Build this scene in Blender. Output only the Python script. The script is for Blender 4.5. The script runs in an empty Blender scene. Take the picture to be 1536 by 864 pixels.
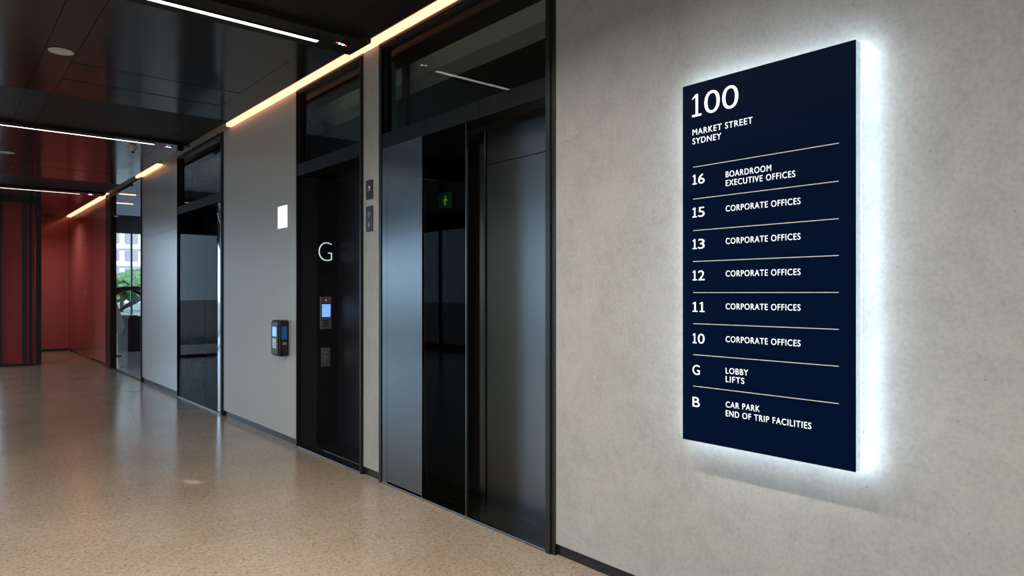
import bpy, bmesh, math, random
from mathutils import Vector, Matrix
random.seed(7)
C = bpy.context.scene
COL = C.collection

# ------------------------------------------------------------------ camera
ANG = math.atan(868/1024)              # optical axis turned from the corridor direction (+Y) towards the lift wall (+X)
cam_d = bpy.data.cameras.new('camera'); cam = bpy.data.objects.new('camera', cam_d); COL.objects.link(cam)
cam.location = (0, 0, 1.5); cam.rotation_euler = (math.pi/2, 0, -ANG)
cam_d.sensor_width = 36; cam_d.lens = 24
cam_d.shift_y = 8/1536
cam_d.clip_start = 0.05; cam_d.clip_end = 500
C.camera = cam

# ------------------------------------------------------------------ sky and exposure
w = bpy.data.worlds.new('sky'); C.world = w; w.use_nodes = True
bg = w.node_tree.nodes['Background']; bg.inputs[0].default_value = (0.56, 0.76, 1.0, 1); bg.inputs[1].default_value = 2.6
C.view_settings.view_transform = 'Standard'; C.view_settings.look = 'None'
C.view_settings.exposure = 0.0; C.view_settings.gamma = 1; C.view_settings.use_curve_mapping = False
LAMP = 5.0       # ceiling strip lights
FILL = 38.0       # added ceiling fill lights, watts each
COVE = 2.4        # warm cove
HALO = 25.0        # light behind the directory
sun_d = bpy.data.lights.new('sun', 'SUN'); sun = bpy.data.objects.new('sun', sun_d); COL.objects.link(sun)
sun_d.energy = 5.0; sun_d.angle = .02; sun_d.color = (1, .95, .88); sun.rotation_euler = Vector((-.35, .75, -.7)).to_track_quat('-Z', 'Y').to_euler()
FX, WX, CZ = 2.70, 2.72, 3.45          # lift frame face, wall face, ceiling height

# ------------------------------------------------------------------ helpers
class MB:
    def __init__(s): s.bm = bmesh.new(); s.mi = 0
    def _fin(s, vs, bev=0, seg=2):
        fs = {f for v in vs for f in v.link_faces}
        if bev:
            es = list({e for v in vs for e in v.link_edges})
            r = bmesh.ops.bevel(s.bm, geom=es, offset=bev, segments=seg, affect='EDGES', profile=.5)
            fs |= set(r['faces'])
        for f in fs:
            if f.is_valid: f.material_index = s.mi
    def box(s, x0, x1, y0, y1, z0, z1, bev=0, rot=None, seg=2):
        r = bmesh.ops.create_cube(s.bm, size=1)
        vs = r['verts']
        for v in vs:
            v.co = Vector(((v.co.x)*(x1-x0), v.co.y*(y1-y0), v.co.z*(z1-z0)))
            if rot: v.co = rot @ v.co
            v.co += Vector(((x0+x1)/2, (y0+y1)/2, (z0+z1)/2))
        s._fin(vs, bev, seg); return s
    def cyl(s, c, r, h, axis='Z', r2=None, seg=32, bev=0):
        m = {'Z': Matrix(), 'X': Matrix.Rotation(math.pi/2, 4, 'Y'), 'Y': Matrix.Rotation(math.pi/2, 4, 'X')}[axis]
        q = bmesh.ops.create_cone(s.bm, cap_ends=True, segments=seg, radius1=r, radius2=r if r2 is None else r2, depth=h,
                                  matrix=Matrix.Translation(c) @ m)
        s._fin(q['verts']); return s
    def sph(s, c, r, sc=(1, 1, 1), sub=2):
        q = bmesh.ops.create_icosphere(s.bm, subdivisions=sub, radius=r,
                                       matrix=Matrix.Translation(c) @ Matrix.Diagonal((*sc, 1)))
        s._fin(q['verts']); return s
    def tube(s, pts, r, seg=12, flat=1.0):
        pts = [Vector(p) for p in pts]; rings = []
        for i, p in enumerate(pts):
            t = (pts[min(i+1, len(pts)-1)] - pts[max(i-1, 0)]).normalized()
            u = t.orthogonal() if abs(t.y) > .9 else Vector((0, 1, 0)); u = (u - t*u.dot(t)).normalized(); v = t.cross(u)
            rings.append([s.bm.verts.new(p + u*r*math.cos(2*math.pi*k/seg) + v*r*flat*math.sin(2*math.pi*k/seg)) for k in range(seg)])
        for a, b in zip(rings, rings[1:]):
            for k in range(seg):
                f = s.bm.faces.new((a[k], a[(k+1) % seg], b[(k+1) % seg], b[k])); f.material_index = s.mi
        for rg in (rings[0], rings[-1]):
            f = s.bm.faces.new(rg); f.material_index = s.mi
        return s
    def prism(s, pts, y0, y1):            # outline in (x, z), extruded along y
        a = [s.bm.verts.new((x, y0, z)) for x, z in pts]; b = [s.bm.verts.new((x, y1, z)) for x, z in pts]
        n = len(pts); fs = [s.bm.faces.new(a), s.bm.faces.new(b[::-1])]
        for k in range(n): fs.append(s.bm.faces.new((a[k], b[k], b[(k+1) % n], a[(k+1) % n])))
        for f in fs: f.material_index = s.mi
        return s

ORG = {}
def link(name, me, m, parent, smooth=False):
    for mm in (m if isinstance(m, (list, tuple)) else [m]): me.materials.append(mm)
    o = bpy.data.objects.new(name, me); COL.objects.link(o)
    off = ORG.get(parent, Vector()) if parent else Vector()
    if off.length: me.transform(Matrix.Translation(-off))
    if parent: o.parent = parent; ORG[o] = off
    if smooth:
        for p in me.polygons: p.use_smooth = True
    return o
def obj(name, mb, m, parent=None, smooth=False, label=None):
    bmesh.ops.recalc_face_normals(mb.bm, faces=mb.bm.faces[:])
    me = bpy.data.meshes.new(name); mb.bm.to_mesh(me); mb.bm.free()
    o = link(name, me, m, parent, smooth)
    if label: o['label'] = label
    return o
def tag(o, label, cat, group=None, kind=None):
    o['label'] = label; o['category'] = cat
    if group: o['group'] = group
    if kind: o['kind'] = kind
    return o
def thing(name, label, cat, loc, group=None):
    o = bpy.data.objects.new(name, None); COL.objects.link(o); o.location = loc; o.empty_display_size = .1
    ORG[o] = Vector(loc); return tag(o, label, cat, group)
def struct(name, mb, m, label=None, smooth=False):
    o = obj(name, mb, m, None, smooth); o['kind'] = 'structure'
    if label: o['label'] = label
    return o
def box(*a, **k): return MB().box(*a, **k)

# text laid on a plane: pos = lower left, right/up directions; fitted to a width and a cap height
def text(name, s, m, parent, pos, height, width, right, up, bold=0.0, depth=0.002, label=None, space=1.0):
    cu = bpy.data.curves.new(name, 'FONT'); cu.body = s; cu.size = 1; cu.offset = bold; cu.extrude = 0.0; cu.space_character = space; cu.resolution_u = 6
    to = bpy.data.objects.new(name, cu); COL.objects.link(to)
    dg = bpy.context.evaluated_depsgraph_get(); me = bpy.data.meshes.new_from_object(to.evaluated_get(dg))
    bpy.data.objects.remove(to); bpy.data.curves.remove(cu)
    bm = bmesh.new(); bm.from_mesh(me); me.clear_geometry()
    if '1' in s:                              # digit one drawn with flag and foot
        bmesh.ops.delete(bm, geom=bm.verts[:], context='VERTS')
        H, W_, st, gap, x = .70, .44, .088+2*bold, .075, 0.0
        for ch in s:
            if ch == '1':
                cx = x + .19
                for poly in ([(cx-st/2, 0), (cx+st/2, 0), (cx+st/2, H), (cx-st/2, H)],
                             [(cx-.15, 0), (cx-st/2, 0), (cx-st/2, st*.85), (cx-.15, st*.85)], [(cx+st/2, 0), (cx+.15, 0), (cx+.15, st*.85), (cx+st/2, st*.85)],
                             [(cx-.15, H-.15), (cx-st/2, H-.085), (cx-st/2, H), (cx-.15, H-.15+st*.35)]):
                    bm.faces.new([bm.verts.new((a, b, 0)) for a, b in poly])
                x += .36 + gap
            else:
                c2_ = bpy.data.curves.new('digit', 'FONT'); c2_.body = ch; c2_.offset = bold; c2_.resolution_u = 6
                o2 = bpy.data.objects.new('digit', c2_); COL.objects.link(o2); dg = bpy.context.evaluated_depsgraph_get()
                m2 = bpy.data.meshes.new_from_object(o2.evaluated_get(dg)); bpy.data.objects.remove(o2); bpy.data.curves.remove(c2_)
                xs = [v.co.x for v in m2.vertices]; ys = [v.co.y for v in m2.vertices]
                ww = W_*(1.0 if ch != '0' else 1.1)
                for v in m2.vertices:
                    v.co.x = x + (v.co.x-min(xs))/(max(xs)-min(xs))*ww; v.co.y = (v.co.y-min(ys))/(max(ys)-min(ys))*H
                bm.from_mesh(m2); bpy.data.meshes.remove(m2); x += ww + gap
    xs = [v.co.x for v in bm.verts]; ys = [v.co.y for v in bm.verts]
    x0, x1, y0, y1 = min(xs), max(xs), min(ys), max(ys)
    r = bmesh.ops.extrude_face_region(bm, geom=bm.faces[:])
    for e in r['geom']:
        if isinstance(e, bmesh.types.BMVert): e.co.z = 1
    right, up, pos = Vector(right), Vector(up), Vector(pos); n = right.cross(up)
    for v in bm.verts:
        v.co = pos + right*((v.co.x-x0)/(x1-x0)*width) + up*((v.co.y-y0)/(y1-y0)*height) + n*(v.co.z*depth)
    bmesh.ops.recalc_face_normals(bm, faces=bm.faces[:])
    bm.to_mesh(me); bm.free(); me.name = name
    o = link(name, me, m, parent)
    if label: o['label'] = label
    return o

# ------------------------------------------------------------------ materials
def mat(name, col, rough=.5, metal=0., spec=.5, emit=None, es=0., aniso=0., coat=0.):
    m = bpy.data.materials.new(name); m.use_nodes = True; b = m.node_tree.nodes['Principled BSDF']
    b.inputs['Base Color'].default_value = (*col, 1); b.inputs['Roughness'].default_value = rough
    b.inputs['Metallic'].default_value = metal; b.inputs['Specular IOR Level'].default_value = spec
    b.inputs['Coat Weight'].default_value = coat; b.inputs['Coat Roughness'].default_value = .05
    b.inputs['Anisotropic'].default_value = aniso
    if emit: b.inputs['Emission Color'].default_value = (*emit, 1); b.inputs['Emission Strength'].default_value = es
    return m
def nodes(m): return m.node_tree.nodes, m.node_tree.links, m.node_tree.nodes['Principled BSDF']
def ramp(nt, stops):
    r = nt.new('ShaderNodeValToRGB')
    while len(r.color_ramp.elements) < len(stops): r.color_ramp.elements.new(.5)
    for e, (p, c) in zip(r.color_ramp.elements, stops): e.position = p; e.color = (*c, 1)
    return r
def noise(nt, lk, scale, detail=4, rough=.55, vec=None, stretch=None):
    n = nt.new('ShaderNodeTexNoise'); n.inputs['Scale'].default_value = scale; n.inputs['Detail'].default_value = detail
    n.inputs['Roughness'].default_value = rough
    tc = nt.new('ShaderNodeTexCoord'); mp = nt.new('ShaderNodeMapping')
    if stretch: mp.inputs['Scale'].default_value = stretch
    lk.new(tc.outputs['Object'], mp.inputs[0]); lk.new(mp.outputs[0], n.inputs['Vector']); return n

def concrete():
    m = mat('pale_concrete', (.4, .38, .35), .55, spec=.35); nt, lk, b = nodes(m)
    big = noise(nt, lk, 1.3, 5, .6); mid = noise(nt, lk, 9, 6, .62); fine = noise(nt, lk, 60, 3, .6)
    r1 = ramp(nt, [(.3, (.335, .330, .306)), (.7, (.390, .383, .357))]); lk.new(big.outputs[0], r1.inputs[0])
    r2 = ramp(nt, [(.28, (.88, .88, .88)), (.5, (1, 1, 1)), (.72, (1.05, 1.05, 1.05))]); lk.new(mid.outputs[0], r2.inputs[0])
    r3 = ramp(nt, [(.3, (.90, .90, .90)), (.6, (1.03, 1.03, 1.03))]); lk.new(fine.outputs[0], r3.inputs[0])
    a = nt.new('ShaderNodeMix'); a.data_type = 'RGBA'; a.blend_type = 'MULTIPLY'; a.inputs[0].default_value = 1
    lk.new(r1.outputs[0], a.inputs[6]); lk.new(r2.outputs[0], a.inputs[7])
    c = nt.new('ShaderNodeMix'); c.data_type = 'RGBA'; c.blend_type = 'MULTIPLY'; c.inputs[0].default_value = 1
    lk.new(a.outputs[2], c.inputs[6]); lk.new(r3.outputs[0], c.inputs[7])
    vo = nt.new('ShaderNodeTexVoronoi'); vo.inputs['Scale'].default_value = 14; tc = nt.new('ShaderNodeTexCoord'); lk.new(tc.outputs['Object'], vo.inputs['Vector'])
    pr = ramp(nt, [(.035, (.55, .55, .55)), (.07, (1, 1, 1))]); lk.new(vo.outputs['Distance'], pr.inputs[0])
    d = nt.new('ShaderNodeMix'); d.data_type = 'RGBA'; d.blend_type = 'MULTIPLY'; d.inputs[0].default_value = .7
    lk.new(c.outputs[2], d.inputs[6]); lk.new(pr.outputs[0], d.inputs[7]); lk.new(d.outputs[2], b.inputs['Base Color'])
    bp = nt.new('ShaderNodeBump'); bp.inputs['Strength'].default_value = .08; lk.new(mid.outputs[0], bp.inputs['Height']); lk.new(bp.outputs[0], b.inputs['Normal'])
    return m
def terrazzo():
    m = mat('polished_concrete', (.36, .28, .21), .17, spec=.5); nt, lk, b = nodes(m)
    big = noise(nt, lk, 1.1, 4, .6); mid = noise(nt, lk, 30, 5, .75)
    tc = nt.new('ShaderNodeTexCoord')
    v1 = nt.new('ShaderNodeTexVoronoi'); v1.inputs['Scale'].default_value = 95; lk.new(tc.outputs['Object'], v1.inputs['Vector'])
    v2 = nt.new('ShaderNodeTexVoronoi'); v2.inputs['Scale'].default_value = 30; lk.new(tc.outputs['Object'], v2.inputs['Vector'])
    sep = nt.new('ShaderNodeSeparateColor'); lk.new(v1.outputs['Color'], sep.inputs[0])
    r1 = ramp(nt, [(.3, (.31, .243, .182)), (.7, (.385, .310, .238))]); lk.new(big.outputs[0], r1.inputs[0])
    r2 = ramp(nt, [(.32, (.62, .60, .57)), (.47, (.96, .95, .94)), (.56, (1, 1, 1)), (.70, (1.25, 1.24, 1.22))]); lk.new(mid.outputs[0], r2.inputs[0])
    r3 = ramp(nt, [(0, (.45, .44, .42)), (.12, (.72, .70, .68)), (.3, (.97, .97, .97)), (.8, (1.03, 1.03, 1.03)), (1, (1.3, 1.3, 1.3))]); lk.new(sep.outputs[0], r3.inputs[0])
    r4 = ramp(nt, [(.10, (.28, .27, .26)), (.17, (1, 1, 1))]); lk.new(v2.outputs['Distance'], r4.inputs[0])      # scattered dark chips
    src = r1.outputs[0]
    for r, f in ((r2, .6), (r3, .55), (r4, .8)):
        c = nt.new('ShaderNodeMix'); c.data_type = 'RGBA'; c.blend_type = 'MULTIPLY'; c.inputs[0].default_value = f
        lk.new(src, c.inputs[6]); lk.new(r.outputs[0], c.inputs[7]); src = c.outputs[2]
    lk.new(src, b.inputs['Base Color'])
    rr = nt.new('ShaderNodeMapRange'); rr.inputs[3].default_value = .155; rr.inputs[4].default_value = .215
    lk.new(big.outputs[0], rr.inputs[0]); lk.new(rr.outputs[0], b.inputs['Roughness'])
    return m
def brushed(name, col, rough, streak=(1, 60, .6), amt=.12, metal=1.0):
    m = mat(name, col, rough, metal); nt, lk, b = nodes(m)
    n = noise(nt, lk, 3, 4, .6, stretch=streak)
    r = nt.new('ShaderNodeMapRange'); r.inputs[3].default_value = rough-amt/2; r.inputs[4].default_value = rough+amt/2
    lk.new(n.outputs[0], r.inputs[0]); lk.new(r.outputs[0], b.inputs['Roughness'])
    k = ramp(nt, [(.3, tuple(x*(1-amt*.35) for x in col)), (.7, tuple(x*(1+amt*.35) for x in col))]); lk.new(n.outputs[0], k.inputs[0]); lk.new(k.outputs[0], b.inputs['Base Color'])
    return m
def glass(name, tint=(1, 1, 1), ior=1.45, extra=0.0, rough=0.0, refl=.97):
    m = bpy.data.materials.new(name); m.use_nodes = True; nt = m.node_tree.nodes; lk = m.node_tree.links; nt.clear()
    out = nt.new('ShaderNodeOutputMaterial'); mx = nt.new('ShaderNodeMixShader'); t = nt.new('ShaderNodeBsdfTransparent'); g = nt.new('ShaderNodeBsdfGlossy')
    t.inputs[0].default_value = (*tint, 1); g.inputs['Roughness'].default_value = rough; g.inputs[0].default_value = (refl, refl, refl, 1)
    fr = nt.new('ShaderNodeFresnel'); fr.inputs[0].default_value = ior; ad = nt.new('ShaderNodeMath'); ad.operation = 'ADD'; ad.inputs[1].default_value = extra; ad.use_clamp = True
    ge = nt.new('ShaderNodeNewGeometry'); fl = nt.new('ShaderNodeMath'); fl.operation = 'SUBTRACT'; fl.inputs[0].default_value = 1; lk.new(ge.outputs['Backfacing'], fl.inputs[1])
    mu = nt.new('ShaderNodeMath'); mu.operation = 'MULTIPLY'      # one reflection per pane
    lk.new(fr.outputs[0], ad.inputs[0]); lk.new(ad.outputs[0], mu.inputs[0]); lk.new(fl.outputs[0], mu.inputs[1]); lk.new(mu.outputs[0], mx.inputs[0]); lk.new(t.outputs[0], mx.inputs[1]); lk.new(g.outputs[0], mx.inputs[2]); lk.new(mx.outputs[0], out.inputs[0])
    return m
def glow(name, col, s):
    m = mat(name, (.8, .8, .8), .5, emit=col, es=s); return m

M = {}
M['concrete'] = concrete(); M['floor'] = terrazzo()
M['panel'] = brushed('zinc_wall_panel', (.49, .457, .405), .45, (1, 14, .5), .07, .05)
M['panel_shiny'] = brushed('shiny_zinc_wall_panel', (.60, .59, .57), .29, (1, 14, .5), .05, .7)
M['steel'] = brushed('brushed_stainless', (.215, .23, .245), .21, (1, 50, .5), .1)
M['dark_steel'] = brushed('dark_stainless', (.25, .255, .265), .22, (1, 50, .5), .08)
M['steel_soft'] = brushed('satin_stainless', (.20, .203, .21), .30, (1, 50, .5), .06)
M['black_steel'] = brushed('black_lift_steel', (.028, .028, .032), .2, (1, 30, .5), .08, .6)
M['door_black'] = brushed('black_door_steel', (.026, .026, .030), .38, (1, 30, .5), .06, .5)
M['frame'] = mat('black_frame', (.012, .012, .012), .3)
M['black'] = mat('matt_black', (.011, .0108, .0105), .55)
M['skirt'] = mat('black_skirting', (.01, .01, .011), .3)
M['stone'] = mat('black_stone', (.014, .014, .014), .12); M['tile'] = mat('black_header_tile', (.006, .006, .006), .5, 0, .2)
M['ceil'] = mat('black_ceiling_metal', (.062, .061, .060), .145, .75)
M['ceil_matt'] = mat('matt_ceiling_metal', (.013, .0125, .0115), .5, .05, .22)
M['slot'] = mat('cove_white', (.75, .73, .70), .6)
M['red'] = brushed('red_metal', (.54, .16, .15), .24, (12, 12, .3), .1, .4)
M['red_glass'] = mat('red_backpainted_glass', (.46, .11, .105), .12, 0, .4)
M['red_door'] = mat('red_screen_panel', (.33, .03, .036), .2, .1)
M['glass'] = glass('clear_glass', (.93, .96, .95), 1.22)
M['dark_glass'] = glass('smoked_glass', (.52, .48, .40), 1.09, .0)
M['transom'] = glass('transom_glass', (.76, .77, .72), 1.33, .0)
M['mirror_glass'] = glass('reflective_glass', (.55, .64, .68), 1.09, .0, refl=.6)
M['core'] = mat('grey_core_panel', (.62, .64, .60), .6)
M['core_mid'] = mat('grey_core_lower_panel', (.34, .36, .335), .6)
M['navy'] = mat('navy_sign_face', (.0004, .0050, .0235), .4, 0, .03)
M['letter'] = glow('sign_white', (.86, .95, 1.0), .80)
M['rule'] = mat('sign_rule', (.62, .60, .58), .5)
M['edge'] = glow('sign_edge', (.40, .72, .85), .5)
M['halo'] = glow('sign_halo_light', (.70, .86, 1.0), HALO)
M['lamp'] = glow('lamp_diffuser', (1.0, .95, .88), LAMP)
M['cove'] = glow('cove_diffuser', (1.0, .41, .22), COVE)
M['white_lit'] = glow('lit_white', (.90, .95, 1.0), 1.6)
M['blue_lcd'] = glow('blue_screen', (.02, .30, 1.0), .9)
M['lcd_text'] = glow('screen_pale', (.08, .42, 1.0), 1.0)
M['red_led'] = glow('red_led', (1.0, .04, .05), 3.0)
M['small_red'] = glow('dim_red', (.8, .05, .05), .8)
M['white_led'] = glow('white_led', (.75, .88, 1.0), 6.0)
M['green_lit'] = glow('exit_green', (.12, .75, .05), .55)
M['green_dim'] = mat('exit_dark_green', (.02, .10, .045), .4, emit=(.02, .2, .06), es=.12)
M['letterG'] = glow('lift_letter', (.70, .88, .95), .72)
M['dim_letter'] = mat('unlit_letter', (.12, .13, .14), .4)
M['grey_line'] = mat('grey_marking', (.42, .42, .42), .5)
M['plate'] = brushed('button_plate', (.55, .52, .47), .38, (1, 20, .5), .05)
M['plastic'] = mat('black_plastic', (.012, .012, .013), .28)
M['offwhite'] = mat('offwhite_plastic', (.62, .59, .54), .5)
M['chrome'] = mat('polished_steel', (.75, .78, .82), .08, 1)
M['rubber'] = mat('black_rubber', (.012, .012, .014), .35)
M['hallfloor'] = mat('hall_floor', (.66, .67, .70), .12)
M['slat'] = mat('grey_slat', (.42, .43, .50), .5)
M['white_wall'] = mat('building_white', (.80, .82, .84), .7)
M['win'] = mat('building_window', (.30, .28, .34), .3)
M['ground'] = mat('street_paving', (.20, .20, .20), .8)
M['interior'] = mat('interior_plaster', (.42, .41, .40), .7)
def leafmat():
    m = mat('leaves', (.05, .13, .04), .6); nt, lk, b = nodes(m); n = noise(nt, lk, 3, 4)
    r = ramp(nt, [(.3, (.03, .09, .03)), (.7, (.12, .24, .09))]); lk.new(n.outputs[0], r.inputs[0]); lk.new(r.outputs[0], b.inputs['Base Color']); return m
M['leaf'] = leafmat(); M['bark'] = mat('bark', (.12, .09, .07), .8)

# ------------------------------------------------------------------ setting: floor, walls, ceiling
fb = MB(); fb.box(-5.0, 2.74, -5, 21.3, -.12, 0); fb.box(2.74, 3.24, -5, 12.9, -.12, -.0005)
struct('floor', fb, M['floor'], 'beige polished concrete floor with fine aggregate')
struct('floor', box(2.735, 9.4, 13.0, 30.2, -.12, -.001), M['hallfloor'], 'pale polished floor of the hall beyond the glass')

# concrete wall with the directory, and the slim pier between the two near lifts
struct('wall_right', box(WX, WX+.12, -5, 2.82, .0665, 3.49), M['concrete'], 'pale concrete wall behind the lit directory')
struct('wall_right', box(WX, WX+.12, 4.846, 5.112, .0665, 3.49), M['concrete'], 'slim concrete pier between the two near lifts')
pa = MB()
pa.box(WX, WX+.12, 6.463, 8.684, .0665, 3.49)
struct('wall_right', pa, M['panel'], 'grey metal wall panel between the second and third lift')
pb = MB(); pb.box(WX, WX+.12, 10.735, 12.985, .0665, 2.452); pb.box(WX, WX+.12, 10.735, 12.985, 2.456, 3.49); pb.box(WX+.02, WX+.1, 10.74, 12.98, 2.45, 2.46)
struct('wall_right', pb, M['panel_shiny'], 'shiny grey metal wall panel beyond the third lift')
rd = MB()
ys = [16.0, 16.95, 17.9, 19.3, 21.3]
for a, b_ in zip(ys, ys[1:]):
  if a != 17.9: rd.box(WX, WX+.05, a+.003, b_-.003, .05, 3.45)
rd.box(WX, WX+.05, 17.903, 19.297, 2.63, 3.45); rd.box(WX+.052, WX+.08, 16.0, 21.3, 0, 3.45)
struct('wall_right', rd, M['red'], 'red metal wall panels at the far end of the corridor')
for a, b_ in ((-5, 2.82), (4.846, 5.112), (6.463, 8.684), (10.735, 12.985), (16.0, 21.3)):
    struct('baseboard_right', box(WX+.016, WX+.10, a, b_, 0, .0665 if a < 15 else .05), M['skirt'], 'black recessed skirting')
# upper wall hidden behind the cove, cove soffit
struct('wall_right', box(WX+.03, WX+.10, -5, 21.3, 3.49, 3.72), M['slot'], 'wall head inside the light cove')
# shaft wall behind the lifts: dark soffit, two-tone panels above the headers
sh = MB()
sh.mi = 0; sh.box(WX+.125, 3.09, 2.6, 12.9, 3.45, 3.49)
sh.mi = 1; sh.box(3.09, 3.16, 2.6, 12.9, 3.31, 3.49)
sh.mi = 2; sh.box(3.09, 3.16, 2.6, 12.9, 3.19, 3.31)
sh.mi = 0; sh.box(3.095, 3.16, 2.6, 12.9, 2.62, 3.19)
struct('wall_core', sh, [M['black'], M['core'], M['core_mid']], 'two-tone grey shaft wall behind the transom glass')
struct('wall_core', box(3.16, 3.24, 2.6, 12.9, 0, 3.75), M['black'])
# end walls, far walls
struct('wall_back', box(1.2, WX+.12, 21.3, 21.4, 0, 3.75), M['red_glass'], 'glossy red wall closing the corridor')
struct('baseboard_back', box(1.2, WX, 21.27, 21.3, 0, .05), M['skirt'])
struct('wall_back', box(1.16, 1.24, 17.5, 21.4, 0, 3.75), M['red_glass'])
struct('wall_near', box(-5.1, WX+.12, -5.1, -5, 0, 3.75), M['interior'])
lw = MB(); lw.box(-5.1, -5, -5, 17.5, 0, .15); lw.box(-5.1, -5, -5, 17.5, 3.2, 3.75)
for y in (-5, -1.8, 8.0, 13.2, 17.2): lw.box(-5.1, -5, y, y+.3, .15, 3.2)
lw.box(-5.1, -5, 2.0, 6.5, .15, 3.2)
struct('wall_left', lw, M['interior'])
for k, (a, b_) in enumerate(((-4.7, -1.8), (-1.5, 2.0), (6.5, 8.0), (8.3, 13.2), (13.5, 17.2))):
    q = MB(); q.box(-5.06, -5.04, a, b_, .15, 3.2); fo = struct('window_%d' % (k+3), q, M['glass'])
    f = MB()
    n = max(1, round((b_-a)/1.6))
    for i in range(n+1):
        y = a + (b_-a)*i/n; f.box(-5.09, -5.01, max(a, y-.03), min(b_, y+.03), .15, 3.2)
    fr = obj('window_frame', f, M['frame'], fo)

# ceiling: deck above, glossy panel fields, matt strips, dropped light channels
dk = MB(); dk.box(-5.1, 3.4, -5.15, 12.95, 3.72, 3.85); dk.box(-5.1, 2.86, 12.95, 21.4, 3.72, 3.85)
struct('ceiling', dk, M['black'], 'dark deck above the ceiling panels')
XE = 2.548                                    # ceiling edge along the cove
chan = [(-9, -4.95, -4.6), (-4.95, -.07, .28), (-.07, 4.67, 5.02), (4.67, 9.5, 9.85), (9.5, 15.15, 15.5)]
bays = [(-5.0, -4.95, -4.6), (-1.9, -.07, .28), (2.95, 4.67, 5.02), (7.97, 9.5, 9.85), (13.85, 15.15, 15.5)]   # matt strip from, channel from, channel to
XJ = [-5.0, -2.79, -1.41, -1.19, .675, .89, 2.28, XE]
def field(y0, y1, rows, m, name, jit=0.0):
    b = MB(); n = rows
    for i in range(n):
        a, c = y0+(y1-y0)*i/n, y0+(y1-y0)*(i+1)/n
        for x0, x1 in zip(XJ, XJ[1:]):
            rot = Matrix.Rotation(math.radians(random.uniform(-jit, jit)), 3, 'X')
            if x1 == XE or i == 0 or i == n-1: rot = None
            b.box(x0+.002, x1-.002, a+(.0015 if i else 0), c-(.0015 if i < n-1 else 0), CZ, CZ+.03, rot=rot)
    b.box(-5.0, XE-.01, y0, y1, CZ+.034, CZ+.05)
    return struct(name, b, m)
prev = None
for i, (ms, c0, c1) in enumerate(bays):
    if c0 - ms > .2: field(ms, c0, 1, M['ceil_matt'], 'ceiling').__setitem__('label', 'matt black ceiling strip')
    nx = bays[i+1][0] if i+1 < len(bays) else 21.3
    field(c1, nx, max(1, round((nx-c1)/.57)), M['ceil'], 'ceiling', .7)['label'] = 'glossy black metal ceiling panels'
    struct('trim_%d' % (i+1), box(-5.0, XE, c0, c1, CZ-.04, CZ+.05), M['ceil_matt'] if i < 3 else M['ceil'], 'dropped black channel across the ceiling')
struct('trim_6', box(XE-.03, XE-.002, -5, 21.3, CZ+.05, 3.72), M['slot'], 'inner face of the light cove')

# ------------------------------------------------------------------ ceiling fittings
def strip_light(y, x0, x1, label, h=.018):
    t = thing('linear_light', label, 'light', ((x0+x1)/2, y, CZ-.045), 'linear lights across the ceiling')
    b = MB()
    b.box(x0-.006, x1+.006, y-.034, y-.026, CZ-.048, CZ-.038); b.box(x0-.006, x1+.006, y+.026, y+.034, CZ-.048, CZ-.038)
    b.box(x1, x1+.006, y-.034, y+.034, CZ-.048, CZ-.038); b.box(x0-.006, x0, y-.034, y+.034, CZ-.048, CZ-.038)
    obj('housing', b, M['frame'], t)
    obj('diffuser', box(x0, x1, y-h, y+h, CZ-.0455, CZ-.0385), M['lamp'], t)
strip_light(4.885, -1.0, 2.216, 'nearest white linear ceiling light, on the channel by the first two lifts', .026)
strip_light(9.62, -1.0, 2.158, 'white linear ceiling light beside the smoke detector')
strip_light(15.35, -1.0, 2.14, 'farthest white linear ceiling light, just before the red wall')
strip_light(.14, -1.5, 2.2, 'white linear ceiling light above the camera')
strip_light(-4.75, -1.5, 2.2, 'white linear ceiling light at the near end')

def sensors(x, y, lab):
    t = thing('ceiling_sensor', lab, 'sensor', (x, y, CZ-.04), 'ceiling sensors')
    obj('base', box(x-.055, x+.055, y-.028, y+.028, CZ-.046, CZ-.0402, bev=.002), M['frame'], t)
    for k, (dx, m) in enumerate(((-.042, 'red_led'), (-.016, 'white_led'), (.016, 'white_led'), (.042, 'red_led'))):
        obj('led', MB().sph((x+dx, y-.012+.008*k, CZ-.047), .006 if m == 'red_led' else .011, (1, 1, .5)), M[m], t, True)
sensors(2.377, 4.82, 'small red and white LED sensor on the nearest ceiling channel')
sensors(2.33, 9.66, 'small LED sensor on the second ceiling channel, past the end of its light')
sensors(2.31, 15.3, 'tiny LED sensor on the farthest ceiling channel')

def fill_light(x, y, k=1.0):  # added lamps that brighten the lobby; no fittings known there
    t = thing('fill_light', 'added round fill light set in the ceiling', 'light', (x, y, CZ), 'added ceiling fill lights')
    obj('trim_ring', MB().cyl((x, y, CZ-.002), .075, .004, seg=40), M['black'], t)
    obj('lens', MB().cyl((x, y, CZ-.0045), .055, .003, seg=40), glow('fill_light_lens', (1, .93, .84), 6.0), t)
    ld = bpy.data.lights.new('fill_lamp', 'AREA'); ld.shape = 'DISK'; ld.size = .11; ld.energy = FILL*k; ld.color = (1.0, .94, .87); ld.spread = math.radians(150)
    lo = bpy.data.objects.new('fill_lamp', ld); COL.objects.link(lo); lo.parent = t; lo.location = (0, 0, -.008)
for x in (.78, -2.1):
    for y in (-3.9, -1.2, 1.5, 2.7, 3.9): fill_light(x, y)
for y in (6.6, 11.8, 16.6): fill_light(-1.3, y)
fill_light(1.9, 19.6, .5)

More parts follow.
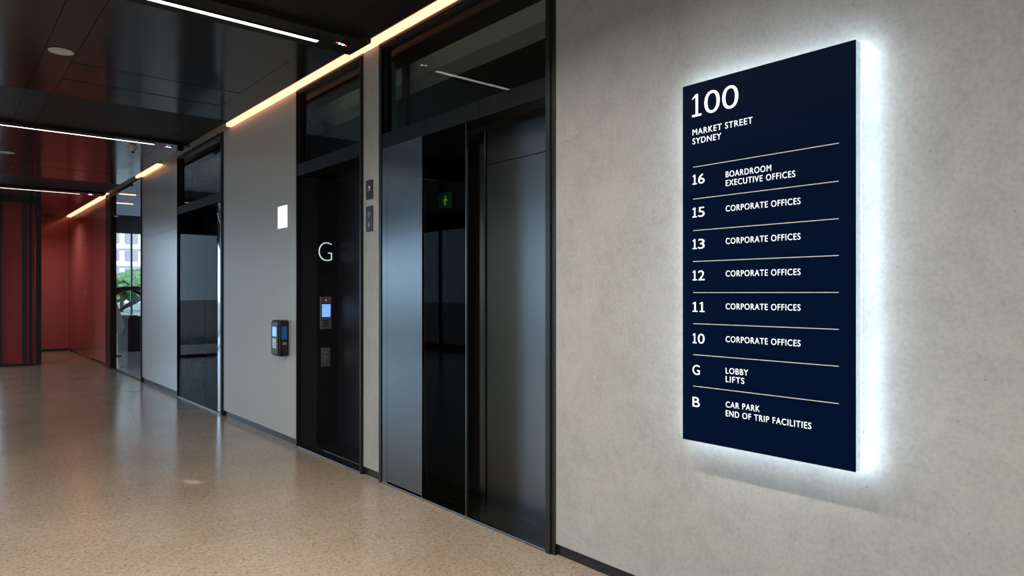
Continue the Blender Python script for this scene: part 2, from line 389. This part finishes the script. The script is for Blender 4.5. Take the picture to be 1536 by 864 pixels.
def speaker(x, y, lab):
    b = MB(); b.cyl((x, y, CZ-.004), .088, .008, seg=48)
    t = obj('ceiling_speaker', b, M['offwhite']); tag(t, lab, 'speaker', 'round ceiling speakers')
    obj('rim', MB().cyl((x, y, CZ-.002), .094, .0035, seg=48), M['black'], t)
speaker(.783, 6.53, 'round off-white speaker disc in the nearest glossy ceiling bay')
speaker(.775, 11.7, 'round off-white speaker disc in the reddish ceiling bay, at the left edge')
t = thing('smoke_detector', 'off-white smoke detector hanging under the glossy ceiling', 'smoke detector', (1.99, 10.02, CZ))
obj('base', MB().cyl((1.99, 10.02, CZ-.012), .058, .022), M['offwhite'], t)
obj('collar', MB().cyl((1.99, 10.02, CZ-.04), .045, .035, r2=.06), M['offwhite'], t)
obj('head', MB().cyl((1.99, 10.02, CZ-.075), .028, .04, r2=.04), M['offwhite'], t)
obj('sensor_tip', MB().sph((1.99, 10.02, CZ-.1), .026, (1, 1, .7)), M['plastic'], t, True)
for x in (1.925, 2.04): obj('bracket', box(x, x+.015, 9.99, 10.05, CZ-.052, CZ-.04), M['offwhite'], t)

def cove(y0, y1, lab):
    t = thing('cove_light', lab, 'light', (WX-.005, (y0+y1)/2, 3.51), 'cove lights')
    obj('channel', box(WX-.052, WX+.03, y0, y1, 3.538, 3.546), M['frame'], t)
    obj('diffuser', box(WX-.05, WX+.03, y0+.005, y1-.005, 3.496, 3.538, bev=.008), M['cove'], t)
cove(-4.5, 8.45, 'long warm cove light over the concrete wall and first two lifts')
cove(11.75, 13.25, 'short warm cove light over the shiny panel by the glass')
cove(15.9, 21.2, 'warm cove light over the red wall')

# ------------------------------------------------------------------ directory sign
SX = 2.600
sg = thing('directory_sign', 'tall navy lobby directory with white halo light on the concrete wall', 'sign', (WX, 1.4853, 0.8384))
sy0, sy1, sz0, sz1 = 1.1039, 1.8667, 0.8384, 2.4388
obj('face_panel', box(SX, SX+.006, sy0, sy1, sz0, sz1, bev=.001), M['navy'], sg)
e = MB(); e.box(SX+.006, SX+.050, sy0+.001, sy0+.010, sz0+.001, sz1-.001); e.box(SX+.006, SX+.050, sy1-.010, sy1-.001, sz0+.001, sz1-.001)
obj('side_edge', e, M['edge'], sg, label='pale blue translucent side edge')
e = MB(); e.box(SX+.006, SX+.050, sy0+.010, sy1-.010, sz1-.010, sz1-.001); e.box(SX+.006, SX+.050, sy0+.010, sy1-.010, sz0+.001, sz0+.010); e.box(SX+.044, SX+.05, sy0+.01, sy1-.01, sz0+.01, sz1-.01)
obj('backing_tray', e, M['skirt'], sg)
hb = MB(); q = .0015
hb.box(SX+.051, SX+.060, sy0+q, sy0+q+.014, sz0+q, sz1-q); hb.box(SX+.051, SX+.060, sy1-q-.014, sy1-q, sz0+q, sz1-q)
hb.box(SX+.051, SX+.060, sy0+q, sy1-q, sz0+q, sz0+q+.014); hb.box(SX+.051, SX+.060, sy0+q, sy1-q, sz1-q-.014, sz1-q)
obj('halo_light', hb, M['halo'], sg, label='white halo light strip behind the sign')
for y in (sy0+.12, sy1-.12):
    for z in (sz0+.2, sz1-.2): obj('standoff', MB().cyl((SX+.085, y, z), .012, .07, 'X', seg=16), M['skirt'], sg)
R_, U_ = (0, -1, 0), (0, 0, 1)
def T(name, s, y, z, h, y1, bold=.012, label=None): return text(name, s, M['letter'], sg, (SX-.0002, y, z), h, y-y1, R_, U_, bold, .0016, label, 1.14)
T('street_number', '100', 1.8146, 2.2898, 0.0993, 1.5846, -.006, 'large white number 100')
T('address_text', 'MARKET STREET', 1.8126, 2.2078, 0.0270, 1.5187, .001)
T('address_text', 'SYDNEY', 1.8126, 2.1674, 0.0270, 1.6671, .001)
ROWS = [('16', 1.9871, ['BOARDROOM', 'EXECUTIVE OFFICES'], [(1.9979, 1.4361), (1.9605, 1.3349)]), ('15', 1.8396, ['CORPORATE OFFICES'], [(1.8509, 1.3133)]),
        ('13', 1.6981, ['CORPORATE OFFICES'], [(1.7113, 1.3133)]), ('12', 1.5580, ['CORPORATE OFFICES'], [(1.5718, 1.3133)]),
        ('11', 1.4174, ['CORPORATE OFFICES'], [(1.4312, 1.3133)]), ('10', 1.2769, ['CORPORATE OFFICES'], [(1.2906, 1.3133)]),
        ('G', 1.1363, ['LOBBY', 'LIFTS'], [(1.1550, 1.5394), (1.1186, 1.5571)]), ('B', 0.9928, ['CAR PARK', 'END OF TRIP FACILITIES'], [(1.0105, 1.4863), (0.9721, 1.2700)])]
for num, z, lines, pos in ROWS:
    T('floor_number', num, 1.8126, z, 0.0437, 1.7507 if len(num) == 2 else 1.7753, .0)
    for s_, (zz, yr) in zip(lines, pos): T('tenant_text', s_, 1.6445, zz, 0.0258, yr, .001)
for z in (2.0652, 1.9222, 1.7811, 1.6425, 1.5034, 1.3643, 1.2253, 1.0847):
    obj('rule', box(SX-.0012, SX+.001, 1.1648, 1.8097, z-.0016, z+.0016), M['rule'], sg)

# ------------------------------------------------------------------ lifts
def frame(y0, y1, w0, w1, parent, top=3.488):   # black portal frame with stepped profile
    b = MB()
    for a, c, s_ in ((y0, y0+w0, 1), (y1-w1, y1, -1)):
        b.box(FX+.012, WX+.12, a, c, 0, top)
        if s_ > 0: b.box(FX, FX+.03, a+w0*.45, c, 0, top-.02)
        else: b.box(FX, FX+.03, a, c-w1*.45, 0, top-.02)
    b.box(FX+.012, WX+.12, y0+w0, y1-w1, top-.05, top)
    b.box(FX, FX+.03, y0+w0*.6, y1-w1*.6, top-.036, top-.02)
    return obj('frame', b, M['frame'], parent)
def header(y0, y1, parent, z0=2.64, z1=2.755):
    b = MB(); n = max(2, round((y1-y0)/.62)); L = (y1-y0)/n
    for i in range(n): b.box(FX+.006, FX+.16, y0+L*i+.002, y0+L*(i+1)-.002, z0, z1)
    b.box(FX+.012, FX+.155, y0, y1, z0+.002, z1-.002)
    return obj('header', b, M['tile'], parent)
def sill(y0, y1, parent):
    b = MB(); b.box(FX+.005, FX+.035, y0, y1, 0, .014, bev=.003); obj('sill', b, M['dark_steel'], parent)
    b = MB()
    n = max(2, round((y1-y0)/.6)); L = (y1-y0)/n
    for i in range(n):
        b.box(FX+.035, 2.84, y0+L*i+.001, y0+L*(i+1)-.001, 0, .004); b.box(2.845, 3.12, y0+L*i+.001, y0+L*(i+1)-.001, 0, .004)
    obj('threshold', b, M['stone'], parent)
def Gtext(parent, y, x0, x1, z0, z1, name='floor_letter', m='letterG'):   # letter on a reveal facing back along the corridor
    return text(name, 'G', M[m], parent, (x0, y, z0), z1-z0, x1-x0, (1, 0, 0), (0, 0, 1), -.028, .002)

# first lift (nearest)
t1 = thing('lift_entrance', 'wide near lift entrance with blue-lit stainless panels and a dark glass pane', 'lift', (FX, 3.83, 0), 'lift entrances')
y0, y1 = 2.82, 4.846
frame(y0, y1, .067, .054, t1); header(y0+.067, y1-.054, t1); sill(y0+.067, y1-.054, t1)
obj('transom_glass', box(FX+.050, FX+.058, y0+.067, y1-.054, 2.757, 3.437), M['transom'], t1)
obj('transom_mullion', box(3.05, 3.088, 4.98, 5.05, 2.77, 3.448), M['frame'], t1)
obj('jamb_strip', box(FX+.008, FX+.04, 4.707, 4.791, .014, 2.64), M['steel'], t1)
obj('side_panel', box(FX+.006, FX+.04, 4.212, 4.700, .03, 2.64), M['steel'], t1)
obj('side_panel_edge', box(FX+.004, FX+.042, 4.200, 4.210, .014, 2.64), M['steel'], t1)
obj('glass_panel', box(FX+.012, FX+.022, 3.676, 4.198, .015, 2.64), M['dark_glass'], t1)
obj('glass_edge', box(FX+.010, FX+.024, 3.670, 3.677, .015, 2.64), M['steel'], t1)
obj('door_panel', box(3.085, 3.10, 3.30, 4.75, .005, 2.64), M['door_black'], t1)
obj('inner_sill', box(3.06, 3.084, 3.30, 4.75, .004, .016), M['dark_steel'], t1)
obj('post', box(2.955, 3.0, 3.783, 3.845, .004, 2.64, bev=.004), M['steel'], t1)
b = MB(); b.box(2.97, 3.0, 2.9, 3.775, .004, 2.40); b.box(2.97, 3.0, 2.9, 3.775, 2.405, 2.64)
obj('door_panel', b, M['steel_soft'], t1)
for yy, x_ in ((2.892, 2.86),): obj('reveal', box(FX+.10, 3.08, yy-.005, yy+.005, .004, 2.64), M['black'], t1)

ex = thing('reflected_exit_sign', 'small green exit sign behind the first lift glass, in place of a reflection', 'exit sign', (3.07, 4.395, 2.161))  # solid glowing sign standing in for a green reflection in the glass
obj('sign_box', box(3.045, 3.082, 4.30, 4.49, 2.161, 2.286, bev=.004), M['plastic'], ex)
obj('sign_face', box(3.042, 3.046, 4.306, 4.484, 2.167, 2.280), M['green_dim'], ex)
b = MB(); b.sph((3.041, 4.39, 2.252), .009, (.3, 1, 1)); b.box(3.039, 3.0415, 4.382, 4.398, 2.205, 2.244); b.box(3.039, 3.0415, 4.362, 4.418, 2.22, 2.232)
b.box(3.039, 3.0415, 4.384, 4.392, 2.185, 2.207, rot=Matrix.Rotation(.5, 3, 'X')); b.box(3.039, 3.0415, 4.394, 4.402, 2.185, 2.207, rot=Matrix.Rotation(-.5, 3, 'X'))
obj('pictogram', b, M['green_lit'], ex)

# second lift
t2 = thing('lift_entrance', 'narrow black lift entrance with a white letter G on its reveal', 'lift', (FX, 5.79, 0), 'lift entrances')
y0, y1 = 5.112, 6.463
frame(y0, y1, .03, .03, t2); header(y0+.03, y1-.03, t2); sill(y0+.03, y1-.03, t2)
obj('transom_glass', box(FX+.050, FX+.058, y0+.03, y1-.03, 2.757, 3.437), M['transom'], t2)
obj('jamb_panel', box(FX+.06, 2.895, 6.425, 6.445, .004, 2.64), M['black'], t2)
obj('reveal', box(2.90, 3.115, 6.402, 6.43, .004, 2.64), M['black_steel'], t2)
obj('edge_trim', box(2.893, 2.8995, 6.398, 6.43, .004, 2.64), M['dark_steel'], t2)
obj('reveal', box(FX+.06, 3.115, 5.13, 5.142, .004, 2.64), M['black_steel'], t2)
obj('door_leaf', box(3.117, 3.13, 5.79+.002, 6.43, .005, 2.64), M['door_black'], t2)
obj('door_leaf', box(3.117, 3.13, 5.13, 5.79-.002, .005, 2.64), M['door_black'], t2)
obj('inner_sill', box(2.836, 2.848, 5.142, 6.402, .004, .007), M['chrome'], t2)
Gtext(t2, 6.4016, 2.913, 3.055, 1.824, 2.009)
ip = obj('floor_indicator', box(2.927, 3.048, 6.394, 6.402, 1.145, 1.467, bev=.002), M['plate'], t2)
obj('indicator_bezel', box(2.935, 3.040, 6.390, 6.3945, 1.255, 1.402, bev=.002), M['plastic'], ip)
obj('indicator_screen', box(2.943, 3.033, 6.3885, 6.3905, 1.264, 1.392), M['blue_lcd'], ip)
b = MB(); b.box(2.975, 2.998, 6.3875, 6.3886, 1.34, 1.36); b.box(2.965, 3.012, 6.3875, 6.3886, 1.315, 1.319); b.box(2.97, 3.005, 6.3875, 6.3886, 1.295, 1.299)
obj('screen_text', b, M['lcd_text'], ip)
obj('indicator_led', MB().cyl((2.988, 6.393, 1.432), .007, .004, 'Y', seg=16), M['small_red'], ip)
obj('speech_grille', MB().box(2.962, 3.012, 6.392, 6.3945, 1.17, 1.18).box(2.962, 3.012, 6.392, 6.3945, 1.195, 1.205).box(2.962, 3.012, 6.392, 6.3945, 1.22, 1.23), M['plastic'], ip)
bp_ = obj('button_plate', box(2.941, 3.033, 6.394, 6.402, .772, .957, bev=.002), M['plate'], t2)
for z in (.815, .862, .91): obj('button', MB().cyl((2.987, 6.392, z), .011, .008, 'Y', seg=20), M['chrome'], bp_)

# third lift (far, glazed)
t3 = thing('lift_entrance', 'far lift entrance covered by a tall reflective glass pane', 'lift', (FX, 9.71, 0), 'lift entrances')
y0, y1 = 8.684, 10.735
frame(y0, y1, .075, .03, t3); header(y0+.075, y1-.03, t3); sill(y0+.075, y1-.03, t3)
obj('transom_glass', box(FX+.050, FX+.058, y0+.075, y1-.03, 2.757, 3.437), M['transom'], t3)
obj('transom_mullion', box(3.05, 3.088, 11.18, 11.27, 2.77, 3.448), M['frame'], t3)
obj('glass_panel', box(FX+.012, FX+.022, 8.918, y1-.03, .015, 2.64), M['mirror_glass'], t3)
obj('reveal', box(2.82, 3.06, 10.66, 10.70, .004, 2.64), M['black_steel'], t3)
obj('door_panel', box(3.085, 3.10, 8.76, 10.66, .005, 2.64), M['door_black'], t3)
obj('jamb_strip', box(FX+.008, FX+.06, 8.765, 8.915, .014, 2.64, bev=.02, seg=5), M['chrome'], t3, True)
Gtext(t3, 10.6596, 2.835, 2.98, 1.824, 2.009, m='dim_letter')

# ------------------------------------------------------------------ things on the wall between the lifts
def upd(x, y0_, y1_, z0, z1): return box(x-.008, x, y0_, y1_, z0, z1, bev=.002)
c1 = thing('call_panel', 'upper black glass panel with a small red symbol on the concrete pier', 'call panel', (WX, 5.003, 2.27), 'black panels on the pier')
obj('plate', upd(WX, 4.948, 5.056, 2.268, 2.424), M['plastic'], c1)
b = MB(); b.box(WX-.0095, WX-.008, 4.985, 5.02, 2.336, 2.341); b.box(WX-.0095, WX-.008, 4.985, 4.99, 2.336, 2.372); b.box(WX-.0095, WX-.008, 5.015, 5.02, 2.341, 2.372); b.box(WX-.0095, WX-.008, 4.985, 5.02, 2.367, 2.372)
b.box(WX-.0095, WX-.008, 4.996, 5.010, 2.348, 2.360); obj('symbol', b, M['grey_line'], c1)
obj('led', MB().cyl((WX-.009, 4.995, 2.368), .006, .004, 'X', seg=14), M['red_led'], c1)
c2 = thing('call_panel', 'lower taller black glass panel with two grey symbols on the concrete pier', 'call panel', (WX, 5.003, 2.0), 'black panels on the pier')
obj('plate', upd(WX, 4.948, 5.056, 2.004, 2.212), M['plastic'], c2)
def ring(y, z, r, h):
    b = MB(); pts = [(WX-.0088, y+r*math.cos(a), z+h*math.sin(a)) for a in [2*math.pi*k/24 for k in range(25)]]
    b.tube(pts, .0022, 6); b.box(WX-.0095, WX-.008, y-r*.7, y+r*.7, z-.002, z+.002); return b
obj('symbol', ring(5.002, 2.145, .018, .022), M['grey_line'], c2)
b = ring(5.002, 2.062, .013, .018); b.box(WX-.0095, WX-.008, 4.99, 5.015, 2.044, 2.049); obj('symbol', b, M['grey_line'], c2)

pn = thing('lit_panel', 'small glowing white square panel on the grey wall left of the second lift', 'light panel', (WX, 6.81, 2.16))
obj('bezel', box(WX-.006, WX, 6.690, 6.940, 2.158, 2.398, bev=.002), M['chrome'], pn)
obj('lit_face', box(WX-.010, WX-.005, 6.699, 6.931, 2.166, 2.390), M['white_lit'], pn)

# wall reader: a black wedge standing off the wall, its front face turned back along the corridor
rx = thing('wall_terminal', 'black wall-mounted terminal with a blue screen, left of the second lift', 'terminal', (WX, 6.75, .86))
b = MB()
pts = [(2.625, 6.70), (2.60, 6.86), (2.72, 6.86), (2.72, 6.63), (2.675, 6.63)]
obj('body', box(2.615, 2.72, 6.66, 6.86, .87, 1.232, bev=.02, seg=4), M['plastic'], rx, True)
fp = obj('front_plate', box(2.606, 2.618, 6.672, 6.848, .895, 1.215, bev=.005), M['rubber'], rx)
obj('screen', box(2.602, 2.607, 6.70, 6.80, 1.07, 1.165), M['blue_lcd'], fp)
obj('screen_text', MB().box(2.6005, 2.6022, 6.745, 6.765, 1.13, 1.142), M['lcd_text'], fp)
obj('keypad', box(2.602, 2.607, 6.70, 6.80, .95, 1.05, bev=.002), M['plate'], fp)
for z in (.975, 1.0, 1.025): obj('button', MB().cyl((2.601, 6.75, z), .008, .005, 'X', seg=16), M['offwhite'] if z < 1.02 else M['small_red'], fp)
for y in (6.74, 6.775): obj('indicator_led', MB().sph((2.606, y, 1.19), .005), M['grey_line'], fp, True)
obj('side_screen', box(2.64, 2.695, 6.6565, 6.661, 1.04, 1.17, bev=.001), mat('dim_blue', (.01, .05, .16), .15, emit=(.01, .12, .5), es=.25), rx)
obj('side_slot', box(2.65, 2.69, 6.657, 6.661, .985, 1.01), M['plate'], rx)

# ------------------------------------------------------------------ glass opening, post, red door leaf
gw = struct('window_1', box(WX-.005, WX+.007, 12.995, 15.507, .02, 3.46), glass('thin_clear_glass', (.96, .98, .98), 1.025), 'tall clear glass pane looking into the hall')
f = MB(); f.box(FX, WX+.06, 12.985, 13.005, 0, 3.49); f.box(FX, WX+.06, 13.005, 15.507, 3.46, 3.49); f.box(FX+.005, WX+.03, 13.005, 15.507, 0, .02)
f.box(FX-.02, WX+.07, 15.507, 15.99, 0, 3.49)
obj('window_frame', f, M['frame'], gw)
obj('door_stile', box(3.06, 3.084, 10.0, 10.12, .005, 2.64), M['steel'], t3)
obj('closer_rail', box(FX-.03, FX+.01, 13.6, 15.4, 3.40, 3.45), M['frame'], gw)

dr = obj('service_door', box(WX, WX+.045, 17.91, 19.29, .008, 2.622), M['red']); tag(dr, 'flush red metal door leaf in the far red wall', 'door')
hp = obj('handle', MB().box(WX-.012, WX-.003, 18.62, 18.72, 1.42, 1.58, bev=.003).box(WX-.012, WX-.003, 18.62, 18.72, 1.25, 1.33, bev=.003), M['chrome'], dr)

# red glazed screen at the far left
ds = thing('sliding_door', 'red glass sliding door with black frame at the far left', 'door', (1.4, 17.3, 0))
obj('panel', box(1.05, 1.62, 17.30, 17.32, .04, 3.36), M['red_door'], ds)
b = MB(); b.box(1.632, 1.724, 17.26, 17.36, 0, 3.45); b.box(1.031, 1.632, 17.27, 17.35, 3.36, 3.45); b.box(1.031, 1.632, 17.27, 17.35, 0, .05); b.box(1.0, 1.05, 17.26, 17.36, 0, 3.45)
obj('frame', b, M['frame'], ds)
b = MB(); b.box(1.394, 1.47, 17.28, 17.30, .05, 3.36); obj('stile', b, mat('dark_bronze', (.03, .026, .024), .3), ds)
b = MB(); b.box(1.518, 1.56, 17.27, 17.30, .05, 3.36); obj('stile', b, M['frame'], ds)
w2 = struct('window_2', box(-5, 1.0, 17.30, 17.32, .05, 2.9), M['glass'], 'glazed screen left of the red door')
b = MB(); b.box(-5, 1.0, 17.26, 17.36, 0, .05); b.box(-5, 1.0, 17.26, 17.36, 2.9, 3.75)
for x in (-5, -3.8, -2.6, -1.4, -.2): b.box(x, x+.06, 17.26, 17.36, .05, 2.9)
obj('window_frame', b, M['frame'], w2)

# ------------------------------------------------------------------ hall beyond the glass
hc = MB(); hc.box(2.84, 9.5, 13, 30.2, 4.75, 4.85); struct('ceiling', hc, M['black'], 'dark hall ceiling')
for k in range(26):
    y = 13.6 + k*.62
    pass
b = MB()
for k in range(40): b.box(2.84, 9.4, 14+.4*k, 14.06+.4*k, 4.50, 4.66)
for x in (3.2, 4.4, 5.6, 6.8, 8.0): b.box(x, x+.06, 13.5, 30, 4.66, 4.74)
struct('ceiling', b, M['slat'], 'grey slats under the hall ceiling')
w9 = struct('window_9', box(9.44, 9.46, 13, 30.2, .05, 3.9), M['glass'])  # unseen side glazing, added so daylight brightens the hall
b = MB(); b.box(9.4, 9.5, 13, 30.2, 3.9, 4.8); b.box(9.4, 9.5, 13, 30.2, 0, .05)
for k in range(8): b.box(9.4, 9.5, 13+2.44*k, 13.08+2.44*k, .05, 3.9)
obj('window_frame', b, M['frame'], w9)
struct('wall_hall', box(1.16, 2.74, 21.4, 21.5, 0, 3.7), M['interior'])
struct('wall_hall', box(2.84, 9.5, 12.9, 13.0, 0, 4.8), M['black'])
struct('wall_hall', box(2.74, 2.84, 21.4, 30.2, 0, 4.8), M['black'])
struct('wall_hall', box(2.82, 2.86, 13.0, 21.4, 3.74, 4.8), M['black'])
w8 = struct('window_8', box(2.96, 9.4, 30.1, 30.12, 0.05, 3.84), M['glass'], 'hall front glazing facing the street')
b = MB(); b.box(2.96, 9.4, 30.02, 30.2, 3.84, 4.75); b.box(2.96, 9.4, 30.05, 30.18, 0, .05)
for x in (4.2, 5.9, 7.6): b.box(x, x+.06, 30.05, 30.18, 0, 3.84)
obj('window_frame', b, M['frame'], w8)
def halllight(x, y, L, lab):
    o = obj('hall_light', box(x, x+L, y-.02, y+.02, 4.47, 4.50), glow('warm_strip', (1, .45, .2), 2.0)); tag(o, lab, 'light', 'orange strips in the hall slats')
halllight(4.5, 20.83, .5, 'nearest orange light strip among the hall slats')
halllight(4.2, 23.23, .5, 'middle orange light strip among the hall slats')
halllight(4.6, 25.63, .5, 'farthest orange light strip among the hall slats')

es = thing('escalator', 'escalator end with black arched handrail seen through the glass', 'escalator', (4.4, 20.2, 0))
def rail(y):
    pts = [(3.50, 1.18), (3.48, 1.32), (3.52, 1.46), (3.62, 1.55), (3.77, 1.60), (3.92, 1.635), (4.04, 1.64), (4.16, 1.60), (4.4, 1.45), (4.8, 1.18), (5.4, .78)]
    return [(x, y, z) for x, z in pts]
for y in (19.8, 20.9):
    obj('handrail', MB().tube(rail(y), .05, 12), M['rubber'], es, True)
    b = MB(); b.prism([(3.52, 1.15), (3.52, 1.42), (3.77, 1.56), (4.04, 1.60), (4.4, 1.40), (5.4, .72), (5.4, .5), (4.2, .95), (3.75, .88)], y-.006, y+.006)
    obj('balustrade_glass', b, M['glass'], es)
b = MB(); b.prism([(3.80, 0), (3.80, .85), (4.15, .92), (5.6, .35), (5.6, 0)], 19.7, 21.0); obj('truss', b, M['frame'], es)
b = MB(); b.prism([(3.82, .96), (3.82, 1.02), (4.25, 1.35), (4.9, 1.7), (4.9, 1.58), (4.3, 1.22)], 21.2, 21.3); obj('deck', b, M['white_wall'], es)
for k in range(6): obj('step', box(3.86+.22*k, 4.07+.22*k, 19.9, 20.8, .86-.07*k, .93-.07*k, bev=.01), M['dark_steel'], es)
st = thing('display_stand', 'slanted pale glass stand on a black foot beside the escalator', 'stand', (3.42, 18.6, 0))
b = MB(); b.prism([(3.19, 1.62), (3.24, 1.62), (3.52, .72), (3.44, .52), (3.30, .60), (3.22, 1.0)], 18.55, 18.60); obj('panel', b, mat('pale_glass', (.45, .52, .46), .15), st)
obj('foot', box(3.24, 3.34, 18.50, 18.66, 0, .62, bev=.01), M['frame'], st)
obj('base', box(3.18, 3.42, 18.42, 18.74, 0, .03, bev=.008), M['frame'], st)

# ------------------------------------------------------------------ street outside
struct('ground', box(-60, 90, 30.3, 160, -.2, -.02), M['ground'])
struct('ground', box(-60, -5.1, -30, 30.3, -.2, -.02), M['ground'])
struct('ground', box(-5.1, 1.16, 17.55, 30.3, -.2, -.02), M['ground'])
bd = thing('office_building', 'white office building with window rows across the street', 'building', (25, 120, 0))
b = MB(); b.box(-4, 60, 120, 132, 0, 34); obj('wall', b, M['white_wall'], bd)
for r in range(12):
    for k in range(20):
        x = 2 + 2.6*k; z = 3.9 + 2.7*r
        if r < 5 and 14 < x < 36: obj('window', box(x, x+1.75, 119.75, 119.98, z, z+1.5), M['win'], bd)
b = MB()
for r in range(12): b.box(-4, 60, 119.6, 120, 5.75+2.7*r, 6.2+2.7*r)
obj('floor_band', b, M['white_wall'], bd)
def tree(x, y, h, r, lab):
    t = thing('tree', lab, 'tree', (x, y, 0), 'street trees')
    obj('trunk', MB().tube([(x, y, 0), (x+.05, y, h*.3), (x-.05, y+.05, h*.62)], .14, 8), M['bark'], t, True)
    b = MB()
    for k in range(60):
        a = random.uniform(0, 6.28); u = random.uniform(-.8, 1); q = r*random.uniform(.4, .9)
        b.sph((x+q*math.cos(a)*math.sqrt(1-u*u*.8), y+q*math.sin(a)*math.sqrt(1-u*u*.8), h*.62+u*h*.33), r*random.uniform(.18, .34), (1, 1, .8), 1)
    for v in b.bm.verts: v.co += Vector((random.uniform(-1, 1), random.uniform(-1, 1), random.uniform(-1, 1)))*.1
    obj('crown', b, M['leaf'], t)
tree(11.5, 62, 3.0, 1.9, 'left green street tree before the white building')
tree(14.2, 66, 3.6, 2.1, 'right green street tree before the white building')
